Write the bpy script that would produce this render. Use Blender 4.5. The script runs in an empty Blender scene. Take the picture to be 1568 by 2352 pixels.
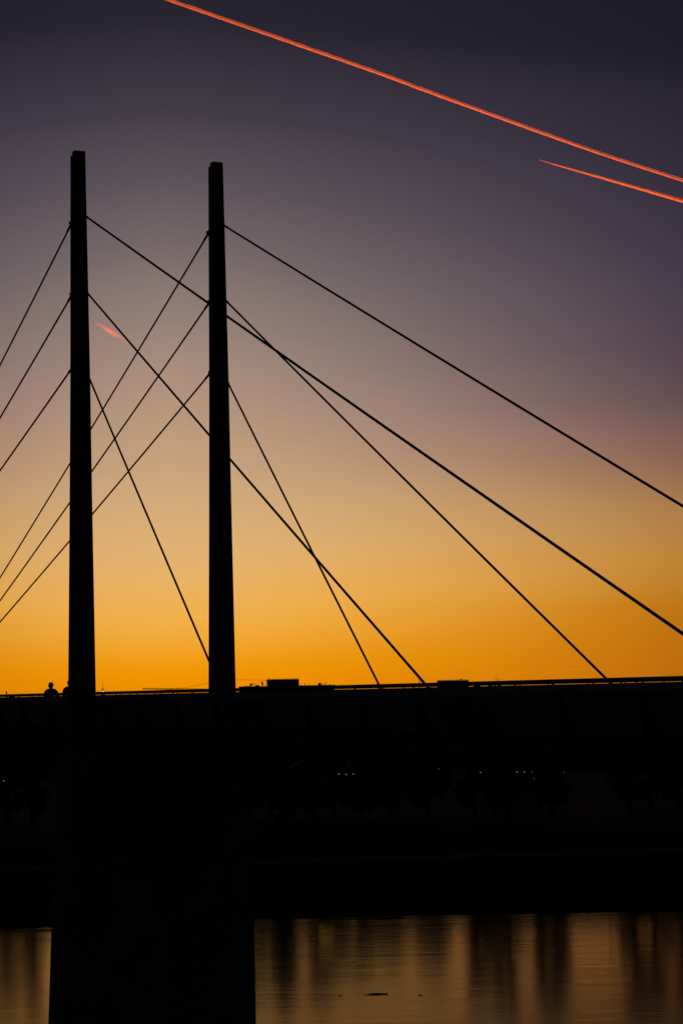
import bpy, math, random
from mathutils import Vector, Matrix, noise

rnd = random.Random(7)
sc = bpy.context.scene
COL = sc.collection
R = math.radians

# ------------------------------------------------------------------ camera
LENS_PX = 5300.0                       # focal length in 1/1568 of the frame width
ROLL, PITCH = R(1.05), math.atan(419 / LENS_PX)
CAM = Vector((0, 0, 13.0))
F = Vector((0, math.cos(PITCH), math.sin(PITCH)))
U0 = Vector((0, -math.sin(PITCH), math.cos(PITCH)))
R0 = Vector((1, 0, 0))
RT = R0 * math.cos(ROLL) - U0 * math.sin(ROLL)
UP = U0 * math.cos(ROLL) + R0 * math.sin(ROLL)
cd = bpy.data.cameras.new('camera')
cam = bpy.data.objects.new('camera', cd)
COL.objects.link(cam)
cd.sensor_fit = 'HORIZONTAL'
cd.sensor_width = 24
cd.lens = LENS_PX / 1568 * 24
cd.clip_start, cd.clip_end = 0.5, 400000
m3 = Matrix((RT, UP, -F)).transposed()
cam.matrix_world = Matrix.Translation(CAM) @ m3.to_4x4()
sc.camera = cam


def ray(px, py):                        # px, py measured on the 2560 px wide photograph
    return F + RT * ((px / 1.6327 - 784) / LENS_PX) + UP * ((1176 - py / 1.6327) / LENS_PX)


def at(px, py, y):                      # a sight line measured to the distance y
    r = ray(px, py)
    return CAM + r * (y / r.y)


def alt(px, py, z):                     # a sight line measured to the height z
    r = ray(px, py)
    return CAM + r * ((z - CAM.z) / r.z)


# ------------------------------------------------------------------ materials
def mat(name, col, rough=0.6, metal=0.0, var=0.25, scale=3.0, bump=0.0, spec=0.5):
    m = bpy.data.materials.new(name)
    m.use_nodes = True
    nt = m.node_tree
    b = nt.nodes['Principled BSDF']
    b.inputs['Roughness'].default_value = rough
    b.inputs['Metallic'].default_value = metal
    b.inputs['Specular IOR Level'].default_value = spec
    tc = nt.nodes.new('ShaderNodeTexCoord')
    n = nt.nodes.new('ShaderNodeTexNoise')
    n.inputs['Scale'].default_value = scale
    n.inputs['Detail'].default_value = 6
    nt.links.new(tc.outputs['Object'], n.inputs['Vector'])
    cr = nt.nodes.new('ShaderNodeValToRGB')
    cr.color_ramp.elements[0].position = 0.3
    cr.color_ramp.elements[1].position = 0.7
    cr.color_ramp.elements[0].color = [c * (1 - var) for c in col] + [1]
    cr.color_ramp.elements[1].color = [c * (1 + var) for c in col] + [1]
    nt.links.new(n.outputs['Fac'], cr.inputs['Fac'])
    nt.links.new(cr.outputs['Color'], b.inputs['Base Color'])
    if bump:
        bp = nt.nodes.new('ShaderNodeBump')
        bp.inputs['Strength'].default_value = bump
        nt.links.new(n.outputs['Fac'], bp.inputs['Height'])
        nt.links.new(bp.outputs['Normal'], b.inputs['Normal'])
    return m


def lampmat(name, col, s):
    m = bpy.data.materials.new(name)
    m.use_nodes = True
    b = m.node_tree.nodes['Principled BSDF']
    b.inputs['Base Color'].default_value = (*col, 1)
    b.inputs['Emission Color'].default_value = (*col, 1)
    b.inputs['Emission Strength'].default_value = s
    return m


def volmat(name, density, g=0.6, col=(1, 1, 1)):
    m = bpy.data.materials.new(name)
    m.use_nodes = True
    nt = m.node_tree
    nt.nodes.clear()
    o = nt.nodes.new('ShaderNodeOutputMaterial')
    v = nt.nodes.new('ShaderNodeVolumeScatter')
    v.inputs['Color'].default_value = (*col, 1)
    v.inputs['Density'].default_value = density
    v.inputs['Anisotropy'].default_value = g
    nt.links.new(v.outputs[0], o.inputs['Volume'])
    m.cycles.homogeneous_volume = True
    return m


STEEL = mat('painted_steel', (.09, .092, .1), .55, .0, .25, 1.5, spec=.3)
FASCIA = mat('fascia_paint', (.34, .34, .36), .7, 0, .2, .6, spec=.2)
WEBM = mat('web_paint', (.36, .36, .38), .7, 0, .25, .5, spec=.2)
RAILM = mat('rail_steel', (.1, .1, .1), .5, .2, .2, 6, spec=.3)
CABLE = mat('cable_strand', (.12, .12, .12), .6, .3, .2, 20, spec=.3)
CONC = mat('pier_concrete', (.16, .155, .15), .9, 0, .3, .8, .2, spec=.2)
DECKM = mat('deck_asphalt', (.05, .05, .05), .9, 0, .3, 4, .2)
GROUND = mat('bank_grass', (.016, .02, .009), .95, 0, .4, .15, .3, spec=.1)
PATHM = mat('path_gravel', (.13, .125, .12), .95, 0, .2, .7, spec=.1)
BARK = mat('bark', (.04, .033, .026), .9, 0, .3, 6, .4, spec=.2)
LEAF = mat('leaf', (.035, .045, .018), .8, 0, .4, 2, spec=.2)
PALE = mat('pale_render', (.13, .13, .135), .9, 0, .15, .5, spec=.2)
BRICKM = mat('brown_brick', (.1, .055, .04), .9, 0, .3, 2, .2, spec=.2)
GREYW = mat('grey_render', (.11, .11, .12), .9, 0, .2, .5, spec=.2)
ROOFM = mat('roof_felt', (.05, .05, .055), .9, 0, .3, 1, spec=.2)
PLANT = mat('sheet_metal', (.14, .14, .15), .6, .3, .2, 1)
PANE = mat('window_pane', (.02, .025, .03), .15, 0, .2, .3)
FRAME = mat('window_frame', (.25, .25, .25), .6, 0, .1, 2)
SKIN = mat('skin', (.35, .2, .14), .6, 0, .1, 8)
HAIR = mat('hair', (.03, .02, .015), .6, 0, .3, 30)
JACKET = mat('jacket_cloth', (.03, .03, .04), .9, 0, .3, 12, .2, spec=.2)
JACKET2 = mat('coat_cloth', (.045, .03, .028), .9, 0, .3, 12, .2, spec=.2)
TROUSER = mat('trouser_cloth', (.03, .035, .05), .9, 0, .3, 12, spec=.2)
SHOE = mat('shoe_leather', (.02, .02, .02), .6, 0, .2, 10)
WOODWET = mat('wet_wood', (.03, .022, .016), .7, 0, .4, 8, .3, spec=.2)
PLANEM = mat('aircraft_paint', (.04, .04, .05), .4, 0, .05, .1)
CRANEM = mat('crane_paint', (.2, .12, .03), .6, 0, .2, 1)
STONE = mat('tower_stone', (.25, .23, .2), .9, 0, .25, .5)
WHITEM = mat('white_metal', (.6, .6, .62), .5, 0, .1, 2)
LAMP_WARM = lampmat('lamp_glass_warm', (1, .64, .36), .26)
LAMP_DIM = lampmat('lamp_glass_dim', (1, .5, .25), .09)
WIN_LIT = lampmat('lit_window_glass', (1, .42, .12), .035)
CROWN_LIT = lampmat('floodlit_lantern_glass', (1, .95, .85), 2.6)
CROWN_GREEN = lampmat('green_lamp_glass', (.35, 1, .6), .5)


# ------------------------------------------------------------------ mesh helpers
class MB:
    def __init__(self):
        self.v, self.f = [], []

    def add(self, vs, fs):
        n = len(self.v)
        self.v += [tuple(p) for p in vs]
        self.f += [tuple(i + n for i in q) for q in fs]
        return self

    def box(self, a, b):
        (x0, y0, z0), (x1, y1, z1) = a, b
        return self.add([(x0, y0, z0), (x1, y0, z0), (x1, y1, z0), (x0, y1, z0),
                         (x0, y0, z1), (x1, y0, z1), (x1, y1, z1), (x0, y1, z1)],
                        [(0, 3, 2, 1), (4, 5, 6, 7), (0, 1, 5, 4), (1, 2, 6, 5), (2, 3, 7, 6), (3, 0, 4, 7)])

    def frustum(self, c0, s0, c1, s1):      # box whose bottom and top rectangles differ
        q = [(-1, -1), (1, -1), (1, 1), (-1, 1)]
        vs = [(c0[0] + i * s0[0] / 2, c0[1] + j * s0[1] / 2, c0[2]) for i, j in q] + \
             [(c1[0] + i * s1[0] / 2, c1[1] + j * s1[1] / 2, c1[2]) for i, j in q]
        return self.add(vs, [(0, 3, 2, 1), (4, 5, 6, 7), (0, 1, 5, 4), (1, 2, 6, 5), (2, 3, 7, 6), (3, 0, 4, 7)])

    def prism(self, poly, fn, t0, t1):      # polygon swept from t0 to t1, fn(u, v, t) -> point
        n = len(poly)
        vs = [fn(u, v, t0) for u, v in poly] + [fn(u, v, t1) for u, v in poly]
        fs = [tuple(range(n - 1, -1, -1)), tuple(range(n, 2 * n))]
        fs += [(i, (i + 1) % n, n + (i + 1) % n, n + i) for i in range(n)]
        return self.add(vs, fs)

    def path(self, pts, rad, n=8):          # a tube along points with a radius each
        pts = [Vector(p) for p in pts]
        if not hasattr(rad, '__len__'):
            rad = [rad] * len(pts)
        vs, fs = [], []
        ref = Vector((0, 0, 1))
        d0 = (pts[-1] - pts[0]).normalized()
        if abs(d0.z) > .9:
            ref = Vector((1, 0, 0))
        for i, p in enumerate(pts):
            d = (pts[min(i + 1, len(pts) - 1)] - pts[max(i - 1, 0)]).normalized()
            s = d.cross(ref).normalized()
            u = s.cross(d)
            for k in range(n):
                w = 2 * math.pi * k / n
                vs.append(p + (s * math.cos(w) + u * math.sin(w)) * rad[i])
        for i in range(len(pts) - 1):
            for k in range(n):
                a, b = i * n + k, i * n + (k + 1) % n
                fs.append((a + n, b + n, b, a))
        fs.append(tuple(range(n)))
        e = (len(pts) - 1) * n
        fs.append(tuple(range(e + n - 1, e - 1, -1)))
        return self.add(vs, fs)

    def ball(self, c, r, nu=12, nv=8):
        if not hasattr(r, '__len__'):
            r = (r, r, r)
        vs, fs = [(c[0], c[1], c[2] + r[2])], []
        for j in range(1, nv):
            t = math.pi * j / nv
            for i in range(nu):
                w = 2 * math.pi * i / nu
                vs.append((c[0] + r[0] * math.sin(t) * math.cos(w), c[1] + r[1] * math.sin(t) * math.sin(w), c[2] + r[2] * math.cos(t)))
        vs.append((c[0], c[1], c[2] - r[2]))
        for i in range(nu):
            fs.append((0, 1 + i, 1 + (i + 1) % nu))
            fs.append((len(vs) - 1, len(vs) - 1 - nu + (i + 1) % nu, len(vs) - 1 - nu + i))
        for j in range(nv - 2):
            for i in range(nu):
                a, b = 1 + j * nu + i, 1 + j * nu + (i + 1) % nu
                fs.append((a, a + nu, b + nu, b))
        return self.add(vs, fs)

    def build(self, name, m, parent=None, smooth=False, loc=None):
        me = bpy.data.meshes.new(name)
        me.from_pydata(self.v, [], self.f)
        me.update()
        if smooth:
            for p in me.polygons:
                p.use_smooth = True
        me.materials.append(m)
        o = bpy.data.objects.new(name, me)
        COL.objects.link(o)
        if parent:
            o.parent = parent
        if loc:
            o.location = loc
        return o


def tag(o, label=None, cat=None, group=None, kind=None):
    if label:
        o['label'] = label
    if cat:
        o['category'] = cat
    if group:
        o['group'] = group
    if kind:
        o['kind'] = kind
    return o


def empty(name, loc, rz=0):
    o = bpy.data.objects.new(name, None)
    COL.objects.link(o)
    o.location = loc
    o.rotation_euler.z = rz
    o.empty_display_size = .2
    return o


def copy_tree(o, parent=None):
    c = o.copy()
    COL.objects.link(c)
    c.parent = parent
    for ch in list(o.children):
        copy_tree(ch, c)
    return c


# ------------------------------------------------------------------ world: dusk sky
SUN_AZ = R(-4.3)           # from +Y, positive to the right
SUN_EL = R(-2.5)
world = bpy.data.worlds.new('World')
sc.world = world
world.use_nodes = True
nt = world.node_tree
nt.nodes.clear()
N, L = nt.nodes.new, nt.links.new


def math_(op, a, b=None, clamp=False):
    n = N('ShaderNodeMath')
    n.operation = op
    n.use_clamp = clamp
    for i, x in enumerate((a, b)):
        if x is None:
            continue
        if isinstance(x, (int, float)):
            n.inputs[i].default_value = x
        else:
            L(x, n.inputs[i])
    return n.outputs[0]


tc = N('ShaderNodeTexCoord')
sep = N('ShaderNodeSeparateXYZ')
L(tc.outputs['Generated'], sep.inputs[0])
elev = math_('MULTIPLY', math_('ARCSINE', sep.outputs['Z']), 180 / math.pi)
az = math_('MULTIPLY', math_('ARCTAN2', sep.outputs['X'], sep.outputs['Y']), 180 / math.pi)
daz = math_('SUBTRACT', az, math.degrees(SUN_AZ))
daz2 = math_('MULTIPLY', daz, daz)
# farther from the sun the twilight arch stands lower: there the middle heights look as if higher up
adaz = math_('MINIMUM', math_('ABSOLUTE', daz), 16.0)
amount = math_('MULTIPLY', math_('POWER', adaz, 1.1), 0.21)
SPAN = 60.0


def hfac(e):
    return math_('DIVIDE', math_('ADD', e, 10.0), SPAN + 10)


where = N('ShaderNodeValToRGB')
L(hfac(elev), where.inputs['Fac'])
wl = where.color_ramp.elements
WB = [(0.3, 0), (.8, -.1), (2, -.34), (3.3, -.34), (4.5, -.08), (5.7, .58), (7, .97), (8.3, 1.0), (11, .74), (14.5, .34), (16.5, .36), (40, .3)]
while len(wl) < len(WB):
    wl.new(.5)
for e, (d, c) in zip(wl, WB):
    e.position = (d + 10) / (SPAN + 10)
    c = (c + .4) / 1.4
    e.color = (c, c, c, 1)
shift = math_('SUBTRACT', math_('MULTIPLY', where.outputs['Color'], 1.4), .4)
eff = math_('ADD', elev, math_('MULTIPLY', amount, shift))
ramp = N('ShaderNodeValToRGB')
L(hfac(eff), ramp.inputs['Fac'])


def lin(c):
    return tuple(((x / 255) / 12.92 if x <= 10.3 else ((x / 255 + .055) / 1.055) ** 2.4) for x in c)


SKY = [(-10, (40, 22, 8)), (-1.0, (225, 125, 0)), (0.29, (240, 143, 0)), (.82, (241, 155, 10)), (1.4, (242, 168, 52)), (2.0, (242, 176, 78)),
       (3.33, (227, 178, 110)), (4.3, (216, 173, 119)), (5.31, (204, 167, 125)), (6.9, (184, 152, 125)), (8.48, (164, 138, 123)), (9.93, (140, 121, 114)),
       (11.24, (117, 103, 104)), (12.8, (92, 81, 89)), (14.48, (65, 58, 70)), (16.65, (38, 35, 47)), (20, (28, 26, 37)), (60, (17, 18, 28))]
els = ramp.color_ramp.elements
while len(els) < len(SKY):
    els.new(0.5)
for e, (d, c) in zip(els, SKY):
    e.position = (d + 10) / (SPAN + 10)
    e.color = (*lin(c), 1)
# brightness falls off away from the sun, down to the dark eastern sky
fdaz = math_('MAXIMUM', daz, math_('MULTIPLY', daz, -1.5))
fdaz2 = math_('MULTIPLY', fdaz, fdaz)
fall = math_('ADD', math_('MULTIPLY', math_('POWER', 2.718, math_('MULTIPLY', fdaz2, -1 / 290.0)), 1.0), 0.0)
bgc = N('ShaderNodeMix')
bgc.data_type = 'RGBA'
bgc.blend_type = 'MULTIPLY'
bgc.inputs['Factor'].default_value = 1
L(ramp.outputs['Color'], bgc.inputs['A'])
vf = N('ShaderNodeCombineColor')
# away from the sun blue drops out low down and lingers higher up
bexp = N('ShaderNodeValToRGB')
L(hfac(elev), bexp.inputs['Fac'])
be = bexp.color_ramp.elements
BE = [(0, .85), (2.4, .9), (3.5, 1.6), (5, 1.9), (7, 1.25), (8.5, .95), (10, .75), (17, .8)]
while len(be) < len(BE):
    be.new(.5)
for e, (d, c) in zip(be, BE):
    e.position = (d + 10) / (SPAN + 10)
    e.color = (c / 2.5, c / 2.5, c / 2.5, 1)
bpow = math_('MULTIPLY', bexp.outputs['Color'], 2.5)
gexp = N('ShaderNodeValToRGB')          # and green a little, giving the mauve to peach belt
L(hfac(elev), gexp.inputs['Fac'])
ge = gexp.color_ramp.elements
GE = [(0, 1.18), (3, 1.18), (5, 1.5), (8, 1.5), (10, 1.15), (17, 1.15)]
while len(ge) < len(GE):
    ge.new(.5)
for e, (d, c) in zip(ge, GE):
    e.position = (d + 10) / (SPAN + 10)
    e.color = (c / 2.5, c / 2.5, c / 2.5, 1)
gpow = math_('MULTIPLY', gexp.outputs['Color'], 2.5)
for i, pw in enumerate((1.0, gpow, bpow)):
    L(math_('POWER', fall, pw), vf.inputs[i])
L(vf.outputs[0], bgc.inputs['B'])
bg1 = N('ShaderNodeBackground')
base = N('ShaderNodeMix')
base.data_type = 'RGBA'
base.blend_type = 'ADD'
base.inputs['Factor'].default_value = 1
L(bgc.outputs['Result'], base.inputs['A'])
nightc = N('ShaderNodeMix')
nightc.data_type = 'RGBA'
L(fall, nightc.inputs['Factor'])
nightc.inputs['A'].default_value = (.0046, .0058, .0094, 1)
nightc.inputs['B'].default_value = (0, 0, 0, 1)
L(nightc.outputs['Result'], base.inputs['B'])
L(base.outputs['Result'], bg1.inputs['Color'])
bg1.inputs['Strength'].default_value = 1.0
skyt = N('ShaderNodeTexSky')
skyt.sky_type = 'NISHITA'
skyt.sun_disc = False
skyt.sun_elevation = SUN_EL
skyt.sun_rotation = SUN_AZ
bg2 = N('ShaderNodeBackground')
L(skyt.outputs['Color'], bg2.inputs['Color'])
bg2.inputs['Strength'].default_value = 0.006
addn = N('ShaderNodeAddShader')
L(bg1.outputs[0], addn.inputs[0])
L(bg2.outputs[0], addn.inputs[1])
wo = N('ShaderNodeOutputWorld')
L(addn.outputs[0], wo.inputs['Surface'])

# the sun, already under the horizon: it only reaches what flies high above the shaded land
sd = bpy.data.lights.new('sun', 'SUN')
sd.energy = 3.8
sd.angle = R(.5)
sd.color = (1, .115, .008)
sun = bpy.data.objects.new('sun', sd)
COL.objects.link(sun)
tosun = Vector((math.sin(SUN_AZ) * math.cos(SUN_EL), math.cos(SUN_AZ) * math.cos(SUN_EL), math.sin(SUN_EL)))
sun.rotation_euler = tosun.to_track_quat('Z', 'Y').to_euler()

# ------------------------------------------------------------------ ground, water
GZ = 3.3
g = MB()
xs = [-14000, -6000, -2500, -1000, -400, -150, -60] + [-40 + i * .5 for i in range(161)] + [60, 150, 400, 1000, 2500, 6000, 14000]
prof = [(-14000, 3), (-3000, 3), (-400, 10.8), (6, 10.8), (6.6, -3), (90, -3), (122, -1.6)]
prof += [(125 + i * .3, None) for i in range(66)]
prof += [(148, 1.5), (154, 2.4), (160, 3.0), (165, 3.2), (190, GZ), (215, GZ), (260, GZ), (400, GZ), (1000, GZ), (3000, GZ), (14000, GZ)]
vs, fs = [], []
for j, (y, z) in enumerate(prof):
    for x in xs:
        zz = z
        if z is None:
            ys = 136.3 - max(0, -13 - x) * .55
            zz = (y - ys) * .13 if y > ys else max(-1, (y - ys) * .014 - .03)
            zz = min(zz, 1.35)
            sh = max(0, min(1, (12 - x) / 20))              # mud flats reach out at the left
            zz += (.04 + .14 * sh) * noise.noise(Vector((x * .22, y * 1.1, 0))) + .035 * noise.noise(Vector((x * .8, y * 2.2, 3)))
        vs.append((x, y, zz))
n = len(xs)
for j in range(len(prof) - 1):
    for i in range(n - 1):
        a = j * n + i
        fs.append((a, a + 1, a + n + 1, a + n))
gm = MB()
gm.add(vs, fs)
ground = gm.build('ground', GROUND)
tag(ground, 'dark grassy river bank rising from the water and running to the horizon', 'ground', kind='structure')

pth = MB()
vs, fs = [], []
for i in range(25):                     # it climbs the bank from left to right
    x = -60 + i * 5
    y0 = 149.0 + (x + 60) * .045
    for dy in (0, 1.6):
        y = y0 + dy
        z = 1.5 + (y - 148) * .15 if y < 154 else 2.4 + (y - 154) * .1
        vs.append((x, y, z + .03))
for i in range(24):
    fs.append((2 * i, 2 * i + 2, 2 * i + 3, 2 * i + 1))
pth.add(vs, fs)
po = pth.build('path', PATHM)
tag(po, 'pale path along the far river bank', 'path', kind='structure')


def water_mat():
    m = bpy.data.materials.new('river_water')
    m.use_nodes = True
    nt = m.node_tree
    nt.nodes.clear()
    N_ = nt.nodes.new
    lk = nt.links.new
    out = N_('ShaderNodeOutputMaterial')
    mix = N_('ShaderNodeMixShader')
    dif = N_('ShaderNodeBsdfDiffuse')               # silt
    dif.inputs['Color'].default_value = (.03, .021, .012, 1)
    gl = N_('ShaderNodeBsdfGlossy')                 # orange of the reflected dusk glow put into the gloss colour
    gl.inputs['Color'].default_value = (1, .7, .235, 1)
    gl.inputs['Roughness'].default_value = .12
    fr = N_('ShaderNodeFresnel')
    fr.inputs['IOR'].default_value = 1.4
    tc = N_('ShaderNodeTexCoord')

    def nz(scale_x, scale_y, detail, dist=0.0):
        mp = N_('ShaderNodeMapping')
        mp.inputs['Scale'].default_value = (scale_x, scale_y, 1)
        lk(tc.outputs['Object'], mp.inputs['Vector'])
        n = N_('ShaderNodeTexNoise')
        n.inputs['Scale'].default_value = 1
        n.inputs['Detail'].default_value = detail
        n.inputs['Distortion'].default_value = dist
        lk(mp.outputs[0], n.inputs['Vector'])
        return n.outputs['Fac']
    big = nz(.07, .3, 4, .5)
    fine = nz(.5, 1.8, 4, .3)
    calm = N_('ShaderNodeMapRange')                 # patches of ruffled and of smooth water
    lk(nz(.03, .09, 3, .6), calm.inputs['Value'])
    calm.inputs['From Min'].default_value = .45
    calm.inputs['From Max'].default_value = .65
    calm.inputs['To Min'].default_value = .06
    calm.inputs['To Max'].default_value = .3
    add = N_('ShaderNodeMath')
    add.operation = 'MULTIPLY_ADD'
    lk(fine, add.inputs[0])
    sepx = N_('ShaderNodeSeparateXYZ')              # shallow riffle along the far bank
    lk(tc.outputs['Object'], sepx.inputs[0])
    rif = N_('ShaderNodeMapRange')
    lk(sepx.outputs['Y'], rif.inputs['Value'])
    rif.inputs['From Min'].default_value = 108
    rif.inputs['From Max'].default_value = 136
    rif.inputs['To Min'].default_value = 0
    rif.inputs['To Max'].default_value = 1.1
    sm = N_('ShaderNodeMath')
    sm.operation = 'ADD'
    lk(calm.outputs[0], sm.inputs[0])
    lk(rif.outputs[0], sm.inputs[1])
    lk(sm.outputs[0], add.inputs[1])
    lk(big, add.inputs[2])
    bp = N_('ShaderNodeBump')
    bp.inputs['Strength'].default_value = 1
    bp.inputs['Distance'].default_value = .022
    lk(add.outputs[0], bp.inputs['Height'])
    for b in (dif, gl, fr):
        lk(bp.outputs['Normal'], b.inputs['Normal'])
    lk(fr.outputs[0], mix.inputs['Fac'])
    lk(dif.outputs[0], mix.inputs[1])
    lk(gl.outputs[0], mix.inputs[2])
    lk(mix.outputs[0], out.inputs['Surface'])
    return m


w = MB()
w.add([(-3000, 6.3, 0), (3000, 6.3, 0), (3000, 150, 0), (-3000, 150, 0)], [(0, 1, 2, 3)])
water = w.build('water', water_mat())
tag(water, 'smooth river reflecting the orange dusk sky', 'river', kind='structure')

# ------------------------------------------------------------------ the bridge
TH = R(23.83)
P0 = Vector((-9.57, 84.25, 0))
root = empty('cable_stayed_bridge', P0, math.atan2(-math.cos(TH), math.sin(TH)))
tag(root, 'black silhouetted cable stayed footbridge with two tapering pylons on one broad pier', 'bridge')
W = 5.45
A0, A1 = -58.0, 78.0
ZR, ZP, ZDECK = 13.255, 13.135, 12.0      # handrail top, parapet top, deck


def B(a, b, z):
    return Vector((a, b, z))


# pier: one broad tapering wall that carries both pylons
pm = MB()
pm.prism([(-1.36, -3.6), (6.35, -3.6), (6.32, 5), (6.27, 10.6), (6.14, 11.1), (-.56, 11.1), (-.7, 10.6), (-1.0, 5)],
         lambda u, v, t: B(t, u, v), -.7, .7)
pm.prism([(-.3, 11.103), (5.75, 11.103), (5.75, 11.115), (-.3, 11.115)], lambda u, v, t: B(t, u, v), -.55, .55)
pm.build('pier', CONC, root)
FRONT = {0.0: [(14.31, 25.15), (28.72, 28.02), (42.95, 30.78)], W: [(14.14, 25.05), (28.45, 27.97), (42.6, 30.77)]}
BACK = [(30.72, -46.6), (28.04, -45.8), (25.32, -45.2)]
# pylons
for b0 in (0.0, W):
    py = MB()
    ring = [(11.12, .91, .62, .005), (13.2, .87, .58, .008), (20, .72, .48, .035), (24.7, .635, .42, .054), (33.05, .49, .29, .045)]
    q = [(-1, -1), (1, -1), (1, 1), (-1, 1)]
    vs, fs = [], []
    for z, wb, da, cb in ring:
        for i, j in q:
            vs.append((i * da / 2, b0 + cb + j * wb / 2, z))
    for k in range(len(ring) - 1):
        for i in range(4):
            fs.append((4 * k + i, 4 * k + (i + 1) % 4, 4 * k + 4 + (i + 1) % 4, 4 * k + 4 + i))
    fs.append((3, 2, 1, 0))
    e = 4 * (len(ring) - 1)
    fs.append((e, e + 1, e + 2, e + 3))
    py.add(vs, fs)
    po = py.build('pylon', STEEL, root)
    cp = MB()
    cp.box((-.142, b0 - .13, 33.053), (.142, b0 + .287, 33.27))
    cp.box((-.14, b0 - .197, 33.053), (.14, b0 - .133, 33.1))
    cp.build('cap_plate', STEEL, po)
    # lugs that carry the stays
    for s, zs in ((1, [q_[1] + .06 for q_ in FRONT[b0]]), (-1, [q_[0] + .06 for q_ in BACK])):
        for z in zs:
            k = MB()
            k.prism([(.12, z + .14), (.45, z + .08), (.7, z - .02), (.72, z - .08), (.6, z - .13), (.12, z - .2)],
                    lambda u, v, t: B(s * u, b0 + t, v), -.05, .05)
            k.path([B(s * .66, b0 - .11, z - .08), B(s * .66, b0 + .11, z - .08)], .06, 10)
            k.build('stay_lug', STEEL, po)

# stays
for b0 in (0.0, W):
    for al, zt in FRONT[b0]:
        p, e = B(.66, b0, zt), B(al, b0, 13.2)
        d = (e - p).normalized()
        e2 = p + d * ((p.z - 12.55) / -d.z)
        c = MB()
        pts = []
        for i in range(25):
            t = i / 24
            q_ = p.lerp(e2, t)
            q_.z -= .0011 * (e2 - p).length * 4 * t * (1 - t)
            pts.append(q_)
        c.path(pts, .039 if zt > 30 else .036, 8)
        co = c.build('stay_cable', CABLE, root, True)
        s = MB()
        s.path([p, p + d * .14, p + d * .16, p + d * .62, p + d * .66], [.052, .052, .046, .046, .037], 8)
        s.build('cable_socket', STEEL, co, True)
        s = MB()
        s.path([e2, e2 - d * .1, e2 - d * .12, e2 - d * .55, e2 - d * .6], [.07, .07, .055, .055, .037], 8)
        s.build('cable_socket', STEEL, co, True)
        # outrigger that holds the lower end outside the girder
        sg = -1 if b0 == 0 else 1
        bi = .62 if b0 == 0 else W - .62
        k = MB()
        xa = e2.x
        for dx in (-.16, .16):
            k.prism([(bi, 12.92), (b0 + sg * .12, 12.72), (b0 + sg * .12, 12.42), (bi, 11.62)],
                    lambda u, v, t: B(t, u, v), xa + dx - .015, xa + dx + .015)
        k.box((xa - .14, min(b0 + sg * .1, b0 - sg * .1), 12.43), (xa + .14, max(b0 + sg * .1, b0 - sg * .1), 12.52))
        k.build('anchor_bracket', STEEL, root)
    for zt, back_a in BACK:
        p, e2 = B(-.66, b0, zt), B(back_a - 1.2, b0, 12.75)
        d = (e2 - p).normalized()
        c = MB()
        pts = []
        for i in range(25):
            t = i / 24
            q_ = p.lerp(e2, t)
            q_.z -= .003 * (e2 - p).length * 4 * t * (1 - t)
            pts.append(q_)
        c.path(pts, .035, 8)
        co = c.build('stay_cable', CABLE, root, True)
        s = MB()
        s.path([p, p + d * .14, p + d * .16, p + d * .62, p + d * .66], [.052, .052, .046, .046, .037], 8)
        s.build('cable_socket', STEEL, co, True)
    k = MB()
    k.box((back_a - 1.2, b0 - .12, 12.3), (back_a + 1.2, b0 + .12, 12.78))
    k.build('anchor_bracket', STEEL, root)

# deck slab, longitudinal box and cross beams
k = MB()
k.box((A0, .78, ZDECK - .16), (A1, W - .78, ZDECK))
k.build('deck', DECKM, root)
k = MB()
k.prism([(1.45, 11.12), (4.0, 11.12), (4.12, 11.835), (1.33, 11.835)], lambda u, v, t: B(t, u, v), A0, A1)
k.build('box_beam', STEEL, root)
# edge girders with leaning webs, brackets, fascia
ST = [4.6 + 3.72 * i for i in range(-16, 20)]
for sg, bo in ((1, .6), (-1, W - .6)):
    gi = MB()
    f_ = lambda u, v, t: B(t, bo + sg * u, v)
    gi.prism([(.02, 11.5), (.66, 11.5), (.66, 11.597), (.02, 11.597)], f_, A0, A1)    # bottom flange
    go = gi.build('edge_girder', STEEL, root)
    gi = MB()
    gi.prism([(0, 12.93), (.14, 12.93), (.14, ZP), (0, ZP)], f_, A0, A1)
    gi.build('fascia', FASCIA, go)
    gi = MB()
    gi.prism([(.05, 12.927), (.1, 12.927), (.62, 11.6), (.57, 11.6)], f_, A0, A1)
    gi.build('web', WEBM, go)
    for a in ST:
        s = MB()
        s.prism([(.012, 12.92), (.06, 12.92), (.555, 11.61), (.012, 11.61)], f_, a - .012, a + .012)
        s.build('web_bracket', STEEL, go)
    r_ = MB()
    r_.prism([(-.01, ZR - .045), (.02, ZR), (.1, ZR), (.13, ZR - .045), (.1, ZR - .088), (.02, ZR - .088)], f_, A0, A1)
    ro = r_.build('handrail', RAILM, root)
    for i in range(-33, 39):
        a = 4.3 + 1.86 * i
        p = MB()
        p.prism([(.04, ZP + .002), (.08, ZP + .002), (.08, ZR - .09), (.04, ZR - .09)], f_, a - (.03 if sg == 1 else .012), a + (.03 if sg == 1 else .012))
        p.build('rail_post', RAILM, ro)

# ------------------------------------------------------------------ people: helpers


def skin_mesh(name, nodes, edges, m, parent, root_i=0, sub=2):
    me = bpy.data.meshes.new(name)
    me.from_pydata([n_[0] for n_ in nodes], edges, [])
    o = bpy.data.objects.new(name, me)
    COL.objects.link(o)
    o.parent = parent
    me.materials.append(m)
    sk = o.modifiers.new('skin', 'SKIN')
    sk.use_smooth_shade = True
    for i, n_ in enumerate(nodes):
        d = me.skin_vertices[0].data[i]
        r_ = n_[1]
        d.radius = r_ if hasattr(r_, '__len__') else (r_, r_)
        d.use_root = i == root_i
    ss = o.modifiers.new('subdivision', 'SUBSURF')
    ss.levels = ss.render_levels = sub
    return o


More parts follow.
